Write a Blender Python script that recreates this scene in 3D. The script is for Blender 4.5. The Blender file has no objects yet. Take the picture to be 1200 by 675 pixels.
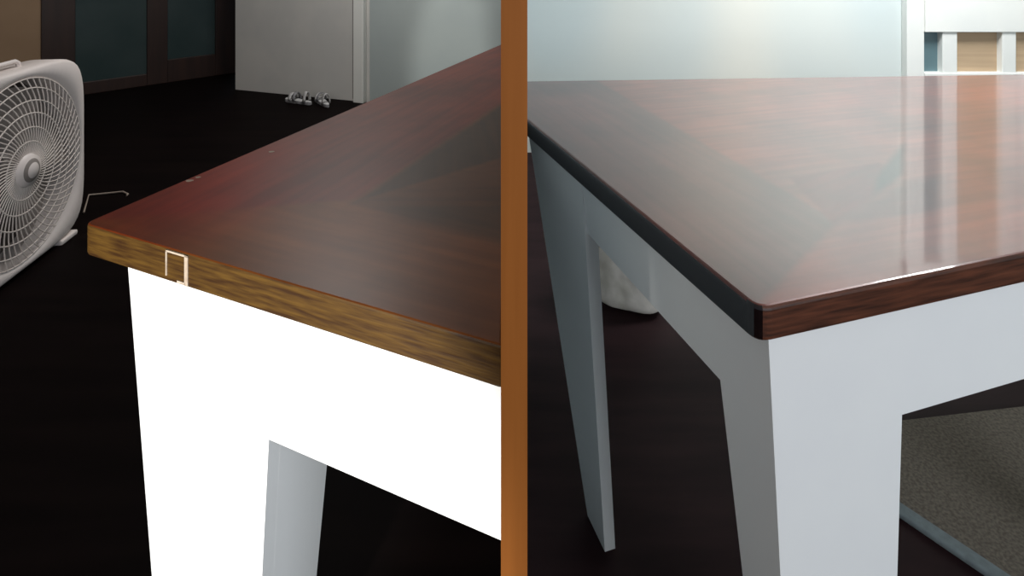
import bpy, bmesh, math, random
from mathutils import Vector, Matrix
from mathutils import noise as mn
random.seed(3)
S=bpy.context.scene
S.view_settings.view_transform='Standard'
S.view_settings.look='None'
H=1.17; F=675.0; HY=-60.0; TZ=0.75
def px(u,v,z):           # calibration: photo point -> point on the horizontal plane at height z
    y=F*(H-z)/(v-HY); return Vector(((u-600)/F*y,y))
# ---------------------------------------------------------------- materials
def grain(nt,tc,c1,c2,nscale,rot,detail=5,lo=.35,hi=.65):
    mp2=nt.nodes.new('ShaderNodeMapping'); mp2.inputs['Rotation'].default_value=(0,0,-rot)
    mp=nt.nodes.new('ShaderNodeMapping'); mp.inputs['Scale'].default_value=nscale
    nt.links.new(tc.outputs['Object'],mp2.inputs[0]); nt.links.new(mp2.outputs[0],mp.inputs[0])
    n=nt.nodes.new('ShaderNodeTexNoise'); n.inputs['Scale'].default_value=1; n.inputs['Detail'].default_value=detail
    nt.links.new(mp.outputs[0],n.inputs['Vector'])
    r=nt.nodes.new('ShaderNodeValToRGB')
    r.color_ramp.elements[0].position=lo; r.color_ramp.elements[1].position=hi
    r.color_ramp.elements[0].color=(*c1,1); r.color_ramp.elements[1].color=(*c2,1)
    nt.links.new(n.outputs['Fac'],r.inputs[0])
    return n,r
def mat(name,col,rough=0.6,coat=0,metal=0,ior=1.5,noise=None,bump=0,nscale=(8,8,8),rot=0,detail=5,spec=0.5,coatr=.12):
    m=bpy.data.materials.new(name); m.use_nodes=True
    nt=m.node_tree; b=nt.nodes['Principled BSDF']
    b.inputs['Roughness'].default_value=rough
    b.inputs['Metallic'].default_value=metal
    b.inputs['IOR'].default_value=ior
    b.inputs['Specular IOR Level'].default_value=spec
    b.inputs['Coat Weight'].default_value=coat
    b.inputs['Coat Roughness'].default_value=coatr
    tc=nt.nodes.new('ShaderNodeTexCoord')
    n,r=grain(nt,tc,col,noise or col,nscale,rot,detail)
    nt.links.new(r.outputs[0],b.inputs['Base Color'])
    if bump:
        bp=nt.nodes.new('ShaderNodeBump'); bp.inputs['Strength'].default_value=bump; bp.inputs['Distance'].default_value=0.004
        nt.links.new(n.outputs['Fac'],bp.inputs['Height']); nt.links.new(bp.outputs[0],b.inputs['Normal'])
    return m
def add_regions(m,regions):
    """veneer inlay and, on the right top, a painted dark reflection: each region = (convex polygon in table plane, colour1, colour2, grain rotation, softness, amount)"""
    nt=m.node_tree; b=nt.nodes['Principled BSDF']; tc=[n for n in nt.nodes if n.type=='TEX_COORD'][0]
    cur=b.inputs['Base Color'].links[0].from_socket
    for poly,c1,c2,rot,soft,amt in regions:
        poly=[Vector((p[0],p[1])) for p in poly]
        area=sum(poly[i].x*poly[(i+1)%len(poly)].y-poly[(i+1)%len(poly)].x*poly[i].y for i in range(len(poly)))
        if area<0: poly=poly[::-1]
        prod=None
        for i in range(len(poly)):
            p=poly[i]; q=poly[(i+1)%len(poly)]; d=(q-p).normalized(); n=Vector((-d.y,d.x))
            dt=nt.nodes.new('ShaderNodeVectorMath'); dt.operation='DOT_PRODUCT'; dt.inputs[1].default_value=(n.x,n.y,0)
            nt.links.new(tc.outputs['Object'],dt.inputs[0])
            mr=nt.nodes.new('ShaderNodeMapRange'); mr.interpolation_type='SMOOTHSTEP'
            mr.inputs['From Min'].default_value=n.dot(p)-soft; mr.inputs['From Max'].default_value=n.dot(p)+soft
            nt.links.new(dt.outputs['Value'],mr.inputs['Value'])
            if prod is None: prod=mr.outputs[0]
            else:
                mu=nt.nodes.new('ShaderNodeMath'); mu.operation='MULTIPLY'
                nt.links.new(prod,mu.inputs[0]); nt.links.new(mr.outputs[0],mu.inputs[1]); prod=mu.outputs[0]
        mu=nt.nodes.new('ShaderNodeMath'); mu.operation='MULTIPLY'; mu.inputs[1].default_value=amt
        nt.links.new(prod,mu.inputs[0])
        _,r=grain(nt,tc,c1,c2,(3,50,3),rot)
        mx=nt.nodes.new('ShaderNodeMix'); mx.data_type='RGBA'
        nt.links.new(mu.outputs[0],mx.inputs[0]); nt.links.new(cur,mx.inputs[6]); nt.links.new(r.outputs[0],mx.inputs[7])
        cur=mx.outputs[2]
    # slow blotchy stain variation over the whole top
    _,r=grain(nt,tc,(.62,.62,.62),(1.25,1.2,1.15),(5,5,5),.4,6,.3,.7)
    mx=nt.nodes.new('ShaderNodeMix'); mx.data_type='RGBA'; mx.blend_type='MULTIPLY'; mx.inputs[0].default_value=1
    nt.links.new(cur,mx.inputs[6]); nt.links.new(r.outputs[0],mx.inputs[7]); cur=mx.outputs[2]
    nt.links.new(cur,b.inputs['Base Color'])
def newobj(name,verts,faces,mats,parent=None,fm=None,smooth=False,bevel=0,seg=2):
    me=bpy.data.meshes.new(name); me.from_pydata([tuple(v) for v in verts],[],faces)
    for m in (mats if isinstance(mats,list) else [mats]): me.materials.append(m)
    if fm:
        for p,i in zip(me.polygons,fm): p.material_index=i
    bm=bmesh.new(); bm.from_mesh(me); bmesh.ops.recalc_face_normals(bm,faces=bm.faces); bm.to_mesh(me); bm.free()
    for p in me.polygons: p.use_smooth=smooth
    o=bpy.data.objects.new(name,me); S.collection.objects.link(o)
    if parent: o.parent=parent
    if bevel:
        b=o.modifiers.new('bev','BEVEL'); b.width=bevel; b.segments=seg; b.limit_method='ANGLE'; b.angle_limit=math.radians(35)
    return o
def empty(name,loc=(0,0,0),rz=0):
    e=bpy.data.objects.new(name,None); S.collection.objects.link(e); e.location=loc; e.rotation_euler=(0,0,rz); return e
BF=[(0,1,2,3),(7,6,5,4),(0,4,5,1),(1,5,6,2),(2,6,7,3),(3,7,4,0)]
def hexa(name,bot,top,zb,zt,m,parent=None,bevel=0.0):
    v=[(p[0],p[1],zb) for p in bot]+[(p[0],p[1],zt) for p in top]
    return newobj(name,v,BF,m,parent,bevel=bevel)
def box(name,x0,x1,y0,y1,z0,z1,m,parent=None,bevel=0):
    q=[(x0,y0),(x1,y0),(x1,y1),(x0,y1)]; return hexa(name,q,q,z0,z1,m,parent,bevel)
def wallseg(name,p,q,z0,z1,t,m,parent=None,off=0,bevel=0):
    p=Vector(p);q=Vector(q);d=(q-p).normalized();n=Vector((-d.y,d.x))
    a=[p+n*off,q+n*off,q+n*(off+t),p+n*(off+t)]
    return hexa(name,a,a,z0,z1,m,parent,bevel)
def prism(name,poly,z0,z1,mats,parent=None,bevel=0,seg=2,topmat=0,sidemat=1,sides=None):
    n=len(poly); v=[(p[0],p[1],z0) for p in poly]+[(p[0],p[1],z1) for p in poly]
    f=[tuple(range(n)),tuple(range(n,2*n))]+[(i,(i+1)%n,n+(i+1)%n,n+i) for i in range(n)]
    fm=[sidemat,topmat]+(sides or [sidemat]*n)
    return newobj(name,v,f,mats,parent,fm if isinstance(mats,list) else None,bevel=bevel,seg=seg)
def panel(name,front,back,m,parent):
    n=len(front)
    return newobj(name,front+back,[tuple(range(n)),tuple(range(n,2*n))]+[(i,(i+1)%n,n+(i+1)%n,n+i) for i in range(n)],m,parent)
def roundc(prev,c,nxt,r,k=6):
    prev,c,nxt=Vector(prev),Vector(c),Vector(nxt)
    a=c+(prev-c).normalized()*r; b=c+(nxt-c).normalized()*r
    return [(1-t)**2*a+2*t*(1-t)*c+t*t*b for t in [i/k for i in range(k+1)]]
def curve(name,splines,r,m,parent=None,cyc=False):
    cu=bpy.data.curves.new(name,'CURVE'); cu.dimensions='3D'; cu.bevel_depth=r; cu.bevel_resolution=2
    for pts in splines:
        s=cu.splines.new('POLY'); s.points.add(len(pts)-1)
        for i,p in enumerate(pts): s.points[i].co=(*p,1)
        s.use_cyclic_u=cyc
    cu.materials.append(m)
    o=bpy.data.objects.new(name,cu); S.collection.objects.link(o)
    if parent:o.parent=parent
    return o
# palette
M_floor=mat('dark_floor',(0.0035,0.002,0.002),0.6,noise=(0.006,0.0035,0.0033),nscale=(2,14,2),spec=0.03)
M_floorR=mat('dark_stained_floor',(0.016,0.008,0.009),0.5,noise=(0.026,0.013,0.014),nscale=(3,16,2),spec=0.06)
M_wallL=mat('painted_wall_white',(0.56,0.56,0.54),0.8,noise=(0.62,0.61,0.58),nscale=(3,3,3),bump=0.1)
M_wallT=mat('teal_grey_paint',(0.42,0.48,0.48),0.7,noise=(0.46,0.52,0.51),nscale=(2,2,2))
M_wallR=mat('pale_wall_paint',(0.58,0.65,0.64),0.7,noise=(0.72,0.72,0.65),nscale=(1.2,1.2,0.6),detail=1)
M_part=mat('grey_partition_paint',(0.24,0.28,0.29),0.7,noise=(0.27,0.31,0.32),nscale=(2,2,2))
M_tan=mat('tan_wall_paint',(0.30,0.19,0.11),0.8,noise=(0.34,0.22,0.13),nscale=(3,3,3))
M_ceil=mat('ceiling_paint',(0.55,0.56,0.55),0.9,noise=(0.6,0.6,0.6),nscale=(3,3,3))
M_frame=mat('dark_door_wood',(0.022,0.010,0.007),0.5,noise=(0.035,0.015,0.01),nscale=(20,20,2))
M_pane=mat('smoked_glass',(0.03,0.05,0.05),0.25,noise=(0.045,0.065,0.065),nscale=(2,2,2))
M_white=mat('white_trim_paint',(0.76,0.78,0.75),0.5,noise=(0.8,0.81,0.77),nscale=(4,4,4))
M_legL=mat('white_table_paint',(0.84,0.84,0.84),0.5,noise=(0.86,0.86,0.86),nscale=(5,5,5))
M_legR=mat('white_satin_paint',(0.82,0.82,0.82),0.55,noise=(0.85,0.85,0.84),nscale=(5,5,5),spec=.25)
M_orange=mat('orange_stained_wood',(0.27,0.085,0.014),0.6,noise=(0.33,0.108,0.02),nscale=(60,4,2.5),spec=.2)
# ---------------------------------------------------------------- room
PX0,PX1,PY0=-0.0106,0.0147,0.55
box('floor',-5,4.2,-2.5,6.5,-.05,0,M_floor)
box('ceiling',-5,4.2,-2.5,6.5,2.5,2.6,M_ceil)
box('added_partition',-.003,.007,PY0+.02,4.6,0,2.5,M_part)  # added wall, keeps the two rooms and their light apart
box('added_divider_post',PX0,PX1,PY0,PY0+.02,0,2.5,M_orange)  # added post, stands in for the orange divider strip
wR=3.3
box('wall_back_right',.007,4.2,wR,wR+0.1,0,2.5,M_wallR)
box('wall_right',3.6,3.7,-2.5,wR,0,2.5,M_wallR)
bl0=(-2.30,4.79); bl1=(-.004,4.03)
wallseg('wall_back_left',bl0,bl1,0,2.5,0.1,M_wallL)
def onbl(u):
    k=(u-600)/F; p=Vector(bl0); d=Vector(bl1)-p
    t=(k*p.y-p.x)/(d.x-k*d.y); return p+d*t
d1=empty('door_1')
wallseg('door_leaf',onbl(436),onbl(594),0.01,2.05,0.03,M_wallT,d1,off=-0.032)
wallseg('hinge_gap',onbl(414.5),onbl(416.5),0.02,2.3,0.012,M_frame,d1,off=-0.014)
wallseg('trim_1',onbl(418),onbl(430),0,2.12,0.05,M_white,off=-0.052,bevel=0.006)
g0=Vector((-3.47,4.59)); g1=Vector((-2.40,5.67)); gd=(g1-g0).normalized()
def ong(u):
    k=(u-600)/F; t=(k*g0.y-g0.x)/(gd.x-k*gd.y); return g0+gd*t
gl=empty('door_2')
a0,a1=ong(48),ong(276)
wallseg('door_backing',a0,a1,0.0,2.4,0.04,M_frame,gl,off=0.02)
for i,(u0,u1) in enumerate(((48,88),(172,196),(252,276))):
    wallseg('stile_%d'%i,ong(u0),ong(u1),0.0,2.3,0.035,M_frame,gl,off=-0.015,bevel=0.004)
for i,(u0,u1,zb) in enumerate(((88,172,0.10),(196,252,0.2))):
    wallseg('pane_%d'%i,ong(u0),ong(u1),zb,2.1,0.01,M_pane,gl,off=0.005)
    wallseg('bottom_rail_%d'%i,ong(u0),ong(u1),0.0,zb,0.035,M_frame,gl,off=-0.015,bevel=0.004)
    wallseg('top_rail_%d'%i,ong(u0),ong(u1),2.1,2.3,0.035,M_frame,gl,off=-0.015,bevel=0.004)
wallseg('wall_left_far',g0+gd*(-1.6),a0,0,2.5,0.1,M_tan)
box('wall_left',-5,-4.9,-2.5,5.5,0,2.5,M_tan)
M_dt=mat('teal_glass',(0.10,0.17,0.19),0.2,noise=(0.13,0.2,0.22),nscale=(2,2,2))
M_tp=mat('tan_blind',(0.42,0.30,0.19),0.7,noise=(0.48,0.35,0.22),nscale=(1,1,60))
M_fro=mat('frosted_white_glass',(0.8,0.82,0.8),0.4,noise=(0.84,0.85,0.82),nscale=(2,2,2))
def X(u,y=wR): return (u-600)/F*y
w1=empty('window_1')
def wb(n,u0,u1,z0,z1,m,d0,d1): box(n,X(u0),X(u1),wR-d1,wR-d0,z0,z1,m,w1,bevel=0.004 if d1>0.02 else 0)
wb('jamb_1',1056,1076,0,2.35,M_white,0.001,0.05)
wb('glass_1',1076,1097,0.47,.70,M_dt,0,0.01)
wb('jamb_2',1097,1114,0,2.35,M_white,0.001,0.05)
wb('blind_panel',1114,1166,0.47,.70,M_tp,0,0.012)
wb('head_rail',1076,1235,.70,1.0,M_white,0.002,0.060)
wb('upper_glass_1',1076,1097,1.0,2.1,M_dt,0,0.01)
wb('upper_glass_2',1114,1166,1.0,2.1,M_tp,0,0.01)
wb('upper_glass_3',1182,1235,1.0,2.1,M_fro,0,0.01)
wb('jamb_3',1166,1182,0,2.35,M_white,0.001,0.05)
wb('glass_3',1182,1235,0.47,.70,M_tp,0,0.012)
wb('jamb_4',1235,1250,0,2.35,M_white,0.001,0.05)
wb('lintel',1056,1250,2.1,2.35,M_white,0.002,0.056)
wb('sill',1076,1235,0.36,0.47,M_white,0.002,0.056)
box('floor_boards',.007,3.6,0.9,wR,0.0,0.003,M_floorR)
# ---------------------------------------------------------------- left table
lt=empty('dining_table')
C=px(97,262,TZ); Ae=px(587,405,TZ); Be=px(587,52,TZ)
A=(Ae-C).normalized(); B=(Be-C).normalized()
def L(a,b): return C+A*a+B*b
def tox(P,D,x): return P+D*((x-P.x)/D.x)
xe=PX0
Aend=tox(C,A,xe); Bend=tox(C,B,xe)
rA=math.atan2(A.y,A.x); rB=math.atan2(B.y,B.x)
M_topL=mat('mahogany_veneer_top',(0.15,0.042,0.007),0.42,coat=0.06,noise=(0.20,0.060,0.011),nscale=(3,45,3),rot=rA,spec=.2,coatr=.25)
def pp(l): return [px(u,v,TZ) for u,v in l]
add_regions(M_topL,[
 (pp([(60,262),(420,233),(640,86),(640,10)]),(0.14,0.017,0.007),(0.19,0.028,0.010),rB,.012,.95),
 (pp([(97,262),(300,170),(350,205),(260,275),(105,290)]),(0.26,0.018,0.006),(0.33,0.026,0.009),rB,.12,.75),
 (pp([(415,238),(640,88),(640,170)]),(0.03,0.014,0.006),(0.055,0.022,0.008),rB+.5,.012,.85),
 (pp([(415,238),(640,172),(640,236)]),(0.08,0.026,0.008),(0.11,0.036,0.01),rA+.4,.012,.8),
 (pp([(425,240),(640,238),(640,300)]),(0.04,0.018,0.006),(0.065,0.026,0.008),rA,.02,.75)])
M_rimL=mat('oak_edge_band',(0.036,0.014,0.003),0.5,coat=0.0,noise=(0.10,0.050,0.008),nscale=(16,190,190),rot=rA,bump=0.15,detail=9,spec=.3)
poly=roundc(Bend,C,Aend,0.018)+[Aend,Bend]
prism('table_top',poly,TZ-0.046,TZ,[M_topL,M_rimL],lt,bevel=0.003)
zb=TZ-0.046
def endA(b): return (PX0-.0003-L(0,b).x)/A.x
def P3(p,z): return (p[0],p[1],z)
def prof(b): e=endA(b); return [(.042,zb),(e,zb),(e,.499),(.336,.499),(.304,0),(.126,0)]
panel('leg_1_and_apron_front',[P3(L(a,.04),z) for a,z in prof(.04)],[P3(L(a,.063),z) for a,z in prof(.063)],M_legL,lt)
hexa('leg_1_core',[L(.126,.063),L(.304,.063),L(.304,.15),L(.126,.15)],[L(.042,.063),L(.336+.0132,.063),L(.336+.0132,.2),L(.042,.2)],0,zb,M_legL,lt)
q=[L(.047,.15),L(.047,1.40),L(.069,1.40),L(.069,.15)]
hexa('apron_side',q,q,0.499,zb,M_legL,lt)
hexa('leg_2',[L(.07,1.36),L(.12,1.36),L(.12,1.42),L(.07,1.42)],[L(.046,1.34),L(.13,1.34),L(.13,1.43),L(.046,1.43)],0,zb,M_legL,lt,bevel=0.004)
M_chip=mat('bare_wood_chip',(0.36,0.27,0.2),0.7,noise=(0.5,0.42,0.33),nscale=(60,60,60))
def rimbox(n,a0,a1,z0,z1,m,o=0.0012):
    q=[L(a0,-o),L(a1,-o),L(a1,.002),L(a0,.002)]; hexa(n,q,q,z0,z1,m,lt)
rimbox('chip_top',.185,.229,.7455,.748,M_chip)
rimbox('chip_right',.2225,.229,.706,.748,M_chip)
rimbox('chip_left',.185,.1872,.712,.748,M_chip)
rimbox('chip_bottom',.208,.224,.707,.710,M_chip)
for i,(u,v) in enumerate(((222,212),(318,178),(232,208))):
    p=px(u,v,TZ); w=.007-.001*i
    newobj('scuff_%d'%i,[(p.x+w*math.cos(t)*(1+.3*math.sin(3*t)),p.y+w*.8*math.sin(t),TZ+.0004) for t in [k*.7854 for k in range(8)]],[tuple(range(8))],M_chip,lt)
# ---------------------------------------------------------------- right table
rt=empty('dining_table.001')
C2=px(888,362,TZ); E1=px(617,140,TZ); E2=px(1200,297,TZ)
A2=(E2-C2).normalized(); B2=(E1-C2).normalized()
def R(a,b): return C2+A2*a+B2*b
xp=PX1+0.0005
K1=tox(C2,B2,xp); far=px(1200,87,TZ); farl=px(618,95,TZ); fd=(far-farl).normalized()
K2=tox(farl,fd,xp); K3=farl+fd*1.9; K4=C2+A2*1.0
r2=math.atan2(A2.y,A2.x); rb2=math.atan2(B2.y,B2.x)
M_topR=mat('polished_mahogany_top',(0.11,0.020,0.012),0.3,coat=0.65,ior=1.5,noise=(0.155,0.032,0.019),nscale=(3,50,3),rot=r2,coatr=.05,spec=.3)
add_regions(M_topR,[
 (pp([(560,95),(700,95),(985,262),(888,362)]),(0.06,0.020,0.015),(0.085,0.026,0.02),rb2,.01,.9),
 (pp([(888,362),(980,262),(1250,225),(1250,290)]),(0.14,0.024,0.012),(0.19,0.036,0.019),r2,.01,.8),
 (pp([(925,208),(1032,190),(1045,215),(978,264)]),(0.085,0.003,0.003),(0.11,0.006,0.005),.6,.008,1),
 (pp([(1028,205),(1044,95),(1064,95),(1058,205),(978,264)]),(0.008,0.003,0.003),(0.013,0.005,0.005),1.2,.010,1),  # dark vertical reflection painted into the top's colour
 (pp([(1050,215),(1110,205),(1100,250),(985,262)]),(0.05,0.007,0.006),(0.065,0.010,0.008),.2,.02,.9)])
M_rimR=mat('polished_edge_band',(0.035,0.010,0.004),0.45,coat=0.1,noise=(0.12,0.036,0.016),nscale=(12,170,170),rot=r2,detail=8)
M_rimShade=mat('shaded_edge_band',(0.006,0.003,0.003),0.22,coat=0.5,noise=(0.010,0.005,0.005),nscale=(12,100,100),rot=rb2)  # same edge band, shade of its left side put into the colour
rc2=roundc(K1,C2,K4,0.02)
poly=rc2+[K4,K3,K2,K1]; n=len(poly)
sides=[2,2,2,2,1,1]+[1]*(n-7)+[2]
prism('table_top',poly,TZ-0.042,TZ,[M_topR,M_rimR,M_rimShade],rt,bevel=0.005,seg=3,sides=sides)
zt=TZ-0.042
def ao(z): return .032+(zt-z)*.0596
pf=[(.032,zt),(.95,zt),(.95,.556),(.2434,.556),(.222,0),(ao(0),0)]
panel('leg_1_and_apron_front',[P3(R(a,.02),z) for a,z in pf],[P3(R(a,.043),z) for a,z in pf],M_legR,rt)
ps=[(.043,zt),(.545,zt),(.545,.585),(.118,.575),(.056,0),(.043,0)]
panel('leg_1_and_apron_side',[P3(R(ao(z),b),z) for b,z in ps],[P3(R(ao(z)+.022,b),z) for b,z in ps],M_legR,rt)
hexa('leg_1_core',[R(.10,.043),R(.222,.043),R(.222,.056),R(.10,.056)],[R(.054,.043),R(.249,.043),R(.249,.13),R(.054,.13)],0,zt,M_legR,rt)
hexa('leg_2',[R(.04,.455),R(.062,.455),R(.062,.53),R(.04,.53)],[R(.032,.545),R(.062,.545),R(.062,.87),R(.032,.87)],0.0,zt,M_legR,rt)
hexa('leg_3',[R(.86,.045),R(.93,.045),R(.93,.10),R(.86,.10)],[R(.82,.045),R(.97,.045),R(.97,.134),R(.82,.134)],0,zt,M_legR,rt,bevel=0.004)
c=K3+(K4-K3).normalized()*0.12-A2*0.12
def sq(c,w): return [c+Vector((-w,-w)),c+Vector((w,-w)),c+Vector((w,w)),c+Vector((-w,w))]
hexa('leg_4',sq(c,.03),sq(c,.06),0,zt,M_legR,rt,bevel=0.004)
# ---------------------------------------------------------------- box fan
M_fan=mat('fan_white_plastic',(0.80,0.72,0.69),0.45,noise=(0.84,0.76,0.72),nscale=(6,6,6))
M_grl=mat('fan_grille_plastic',(0.72,0.64,0.59),0.5,noise=(0.75,0.67,0.62),nscale=(6,6,6))
M_blk=mat('fan_dark_inside',(0.09,0.075,0.065),0.7,noise=(0.11,0.09,0.08),nscale=(6,6,6))
M_bld=mat('fan_blade_grey',(0.26,0.23,0.21),0.5,noise=(0.3,0.26,0.24),nscale=(6,6,6))
hf=0.362; fz=0.012+hf
fan=empty('box_fan',(-1.815,2.06,0),math.radians(97))
N=96
def sqr(t,h):
    c,s=math.cos(t),math.sin(t); p=5.5
    k=(abs(c)**p+abs(s)**p)**(-1/p); return (h*k*c,h*k*s)
def ringbody(name,rings,m,par,closed=False):
    v=[];f=[]
    for rg in rings: v+=rg
    n=len(rings[0])
    for i in range(len(rings)-1 if not closed else len(rings)):
        j=(i+1)%len(rings)
        for k in range(n): f.append((i*n+k,i*n+(k+1)%n,j*n+(k+1)%n,j*n+k))
    return newobj(name,v,f,m,par,smooth=True)
def rs(h,y): return [(sqr(2*math.pi*i/N,h)[0],y,fz+sqr(2*math.pi*i/N,h)[1]) for i in range(N)]
def rc(r,y): return [(r*math.cos(2*math.pi*i/N),y,fz+r*math.sin(2*math.pi*i/N)) for i in range(N)]
GR=.330
ringbody('casing',[rc(GR-.004,-.05),rc(GR,-.062),rs(.349,-.064),rs(.357,-.058),rs(hf,-.045),rs(hf,.05),rs(.35,.062),rc(GR,.062),rc(GR-.004,.05)],M_fan,fan,closed=True)
def gy(r): return -.062-0.012*(1-(r/GR)**2)
rg=[]
for r in (.055,.10,.15,.20,.245,.29,GR-.004):
    rg.append([(r*math.cos(2*math.pi*i/64),gy(r),fz+r*math.sin(2*math.pi*i/64)) for i in range(64)])
curve('grille_rings',rg,0.0026,M_grl,fan,cyc=True)
sp=[]
for k in range(64):
    t0=2*math.pi*k/64; pts=[]
    for j in range(9):
        r=.05+(GR-.05)*j/8; t=t0+0.75*(r/GR)
        pts.append((r*math.cos(t),gy(r),fz+r*math.sin(t)))
    sp.append(pts)
curve('grille_spokes',sp,0.0022,M_grl,fan)
sp=[[(r*math.cos(2*math.pi*i/48),.06,fz+r*math.sin(2*math.pi*i/48)) for i in range(48)] for r in (.06,.12,.18,.24,.3)]
curve('rear_grille',sp,0.003,M_grl,fan,cyc=True)
newobj('rear_panel',rc(GR,.055)+[(0,.055,fz)],[(i,(i+1)%N,N) for i in range(N)],M_blk,fan)
def disc(name,r,y0,y1,m):
    v=rc(r,y1)+rc(r*.85,y0)+[(0,y0-.004,fz)]
    f=[(i,(i+1)%N,N+(i+1)%N,N+i) for i in range(N)]+[(N+i,N+(i+1)%N,2*N) for i in range(N)]
    return newobj(name,v,f,m,fan,smooth=True)
disc('hub_badge',.062,-.088,-.066,M_fan); disc('hub_badge_label',.042,-.094,-.088,M_bld); disc('hub_badge_centre',.030,-.097,-.092,M_fan)
disc('motor_hub',.07,-.02,.04,M_bld)
for k in range(5):
    v=[];f=[]
    for j in range(8):
        r=.06+.235*j/7
        for i in range(6):
            t=2*math.pi*k/5+(i/5-.5)*(0.55+0.5*j/7)+0.3*j/7
            v.append((r*math.cos(t),-.03+.055*i/5,fz+r*math.sin(t)))
    for j in range(7):
        for i in range(5): f.append((j*6+i,j*6+i+1,(j+1)*6+i+1,(j+1)*6+i))
    newobj('blade_%d'%(k+1),v,f,M_bld,fan,smooth=True)
for i,x in enumerate((-.25,.25)): box('foot_%d'%(i+1),x-.05,x+.05,-.07,.07,0,.02,M_fan,fan,bevel=.006)
curve('carry_handle',[[(-.07,0,2*hf+.008),(-.065,0,2*hf+.026),(-.05,0,2*hf+.034),(.05,0,2*hf+.034),(.065,0,2*hf+.026),(.07,0,2*hf+.008)]],.008,M_fan,fan)
P=[px(98,250,0.004),px(104,229,0.004),px(125,227,0.004),px(144,225,.004),px(150,228,.004),px(148,230,.004)]
curve('power_cord',[[(p.x,p.y,.006) for p in P]],.004,mat('cord_beige',(0.30,0.24,0.2),.6,noise=(.33,.27,.22)),None)
# ---------------------------------------------------------------- sandals
M_sole=mat('sandal_sole',(0.5,0.5,0.5),.7,noise=(.6,.6,.6),nscale=(30,30,30))
M_strap=mat('sandal_strap',(0.12,0.12,0.13),.7,noise=(.4,.4,.42),nscale=(30,30,30))
def sandal(name,loc,rz):
    e=empty(name,(loc[0],loc[1],0),rz)
    pts=[]
    for i in range(28):
        t=2*math.pi*i/28; y=.135*math.sin(t); w=.036+.012*math.sin(t)-.008*math.cos(2*t)
        pts.append((w*math.cos(t),y))
    prism('sole',pts,0,.028,[M_sole,M_strap],e,bevel=.006)
    for k,(y,h,w) in enumerate(((.06,.05,.04),(.02,.06,.037),(-.085,.075,.03))):
        v=[];n=12
        for j in range(n+1):
            a=math.pi*j/n
            for dy in (-.014,.014): v.append((w*math.cos(a),y+dy,.024+h*math.sin(a)))
        f=[(2*j,2*j+1,2*j+3,2*j+2) for j in range(n)]
        o=newobj('strap_%d'%(k+1),v,f,M_sole if k!=1 else M_strap,e,smooth=True)
        s=o.modifiers.new('s','SOLIDIFY'); s.thickness=.004
sandal('sandal',px(350,121,0),math.radians(62)); sandal('sandal.001',px(378,122,0),math.radians(35))
# ---------------------------------------------------------------- rug
rugp=[px(1020,572,0),px(1300,760,0),px(1300,470,0),px(1000,505,0)]
M_rug=mat('rug_pile',(0.09,0.075,0.057),.95,noise=(0.17,0.145,0.115),nscale=(160,160,160),bump=.6)
M_rugb=mat('rug_binding',(0.14,0.17,0.18),.8,noise=(.18,.22,.23),nscale=(60,60,60))
rug=empty('area_rug')
prism('pile',rugp,.003,.012,M_rug,rug)
d=(rugp[1]-rugp[0]).normalized(); nn=Vector((d.y,-d.x))
if nn.dot(Vector((1,1)))>0: nn=-nn
q=[rugp[0],rugp[1],rugp[1]+nn*.03,rugp[0]+nn*.03]
hexa('binding',q,q,.003,.014,M_rugb,rug,bevel=.003)
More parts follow.
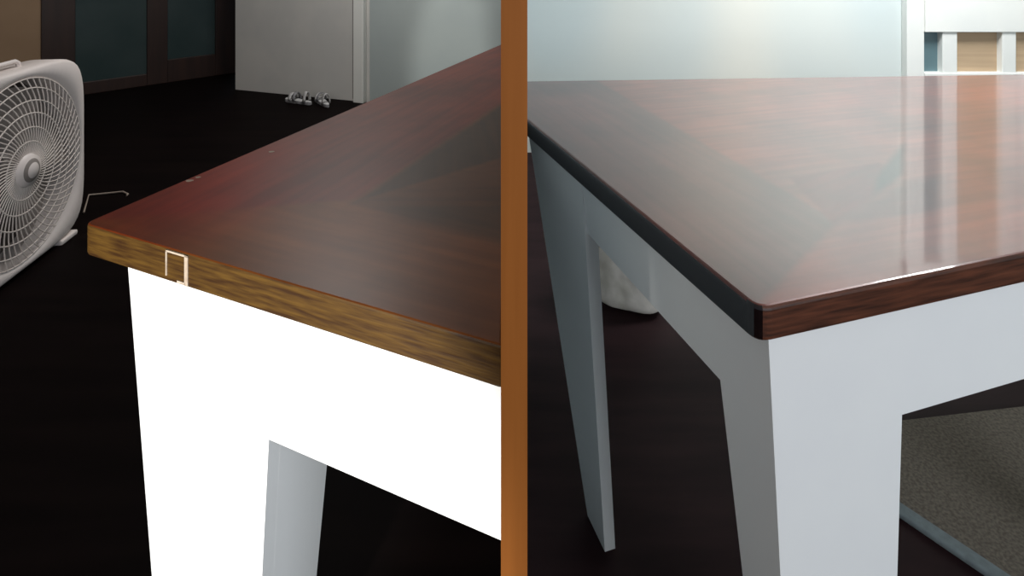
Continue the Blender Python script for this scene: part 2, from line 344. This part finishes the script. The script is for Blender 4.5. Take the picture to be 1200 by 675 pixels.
# ---------------------------------------------------------------- boxy cloth bag
M_bag=mat('canvas_cloth',(0.56,0.52,0.44),.9,noise=(.76,.71,.64),nscale=(14,14,14),bump=.4)
bp=px(748,374,0); bm=bmesh.new(); bmesh.ops.create_icosphere(bm,subdivisions=5,radius=1)
for v in bm.verts:
    k=v.co.copy(); e=5
    s_=(abs(k.x)**e+abs(k.y)**e+abs(k.z)**e)**(-1/e); k2=k*s_
    q_=mn.noise(k*1.7)*.10+mn.noise(k*4.5)*.06+mn.noise(k*9)*.025
    z=(k2.z+1)/2
    v.co=Vector((k2.x*.115*(1-.22*z)*(1+q_)-.05*z,k2.y*.09*(1-.15*z)*(1+q_),max(0,z*.27*(1+q_))))
me=bpy.data.meshes.new('cloth_bag'); bm.to_mesh(me); bm.free(); me.materials.append(M_bag)
for p in me.polygons:p.use_smooth=True
o=bpy.data.objects.new('cloth_bag',me); S.collection.objects.link(o); o.location=(bp.x,bp.y+.09,.003); o.rotation_euler=(0,0,math.radians(-18))
# ---------------------------------------------------------------- camera
cam=bpy.data.cameras.new('camera'); co=bpy.data.objects.new('camera',cam); S.collection.objects.link(co)
co.location=(0,0,H); co.rotation_euler=(math.radians(90),0,0); cam.sensor_width=36; cam.sensor_fit='HORIZONTAL'; cam.lens=F/1200*36
cam.shift_y=-(337.5-HY)/1200; cam.clip_start=.02; S.camera=co
# ---------------------------------------------------------------- light
W=bpy.data.worlds.new('world'); S.world=W; W.use_nodes=True
W.node_tree.nodes['Background'].inputs[0].default_value=(0.72,0.83,1.0,1); W.node_tree.nodes['Background'].inputs[1].default_value=0.2
def light(name,kind,loc,target,power,col,size=.5,sizey=None,spot=None,blend=.6):
    l=bpy.data.lights.new(name,kind); l.energy=power; l.color=col
    if kind=='AREA':
        l.size=size
        if sizey: l.shape='RECTANGLE'; l.size_y=sizey
    else: l.shadow_soft_size=size
    if spot: l.spot_size=math.radians(spot); l.spot_blend=blend
    o=bpy.data.objects.new(name,l); S.collection.objects.link(o); o.location=loc
    o.rotation_euler=(Vector(target)-Vector(loc)).to_track_quat('-Z','Y').to_euler(); return o
light('low_leg_fill','SPOT',(-.85,-1.0,.62),(-.38,.8,.5),240,(1,.98,.93),.06,spot=29,blend=.3)  # added unseen spot, brightens the left table's leg, apron and rim
light('left_wall_fill','AREA',(-1.0,3.2,2.45),(-1.4,3.4,0),32,(1,.97,.94),.6)  # added unseen area light, brightens the left back wall
light('left_room_fill','AREA',(-1.0,-1.6,1.9),(-1.4,1.8,.55),15,(1,.88,.78),1.0)  # added unseen area light, lifts the left room; no window modelled
light('right_wall_fill','AREA',(1.9,2.3,2.45),(2.0,2.7,0),95,(.98,.99,1),.9)  # added unseen area light, brightens the right back wall
light('cool_front_fill','AREA',(1.8,-1.9,1.5),(.8,.9,.5),58,(.86,.93,1),1.4,1.4)  # added cool area light behind the camera, brightens the right table's front
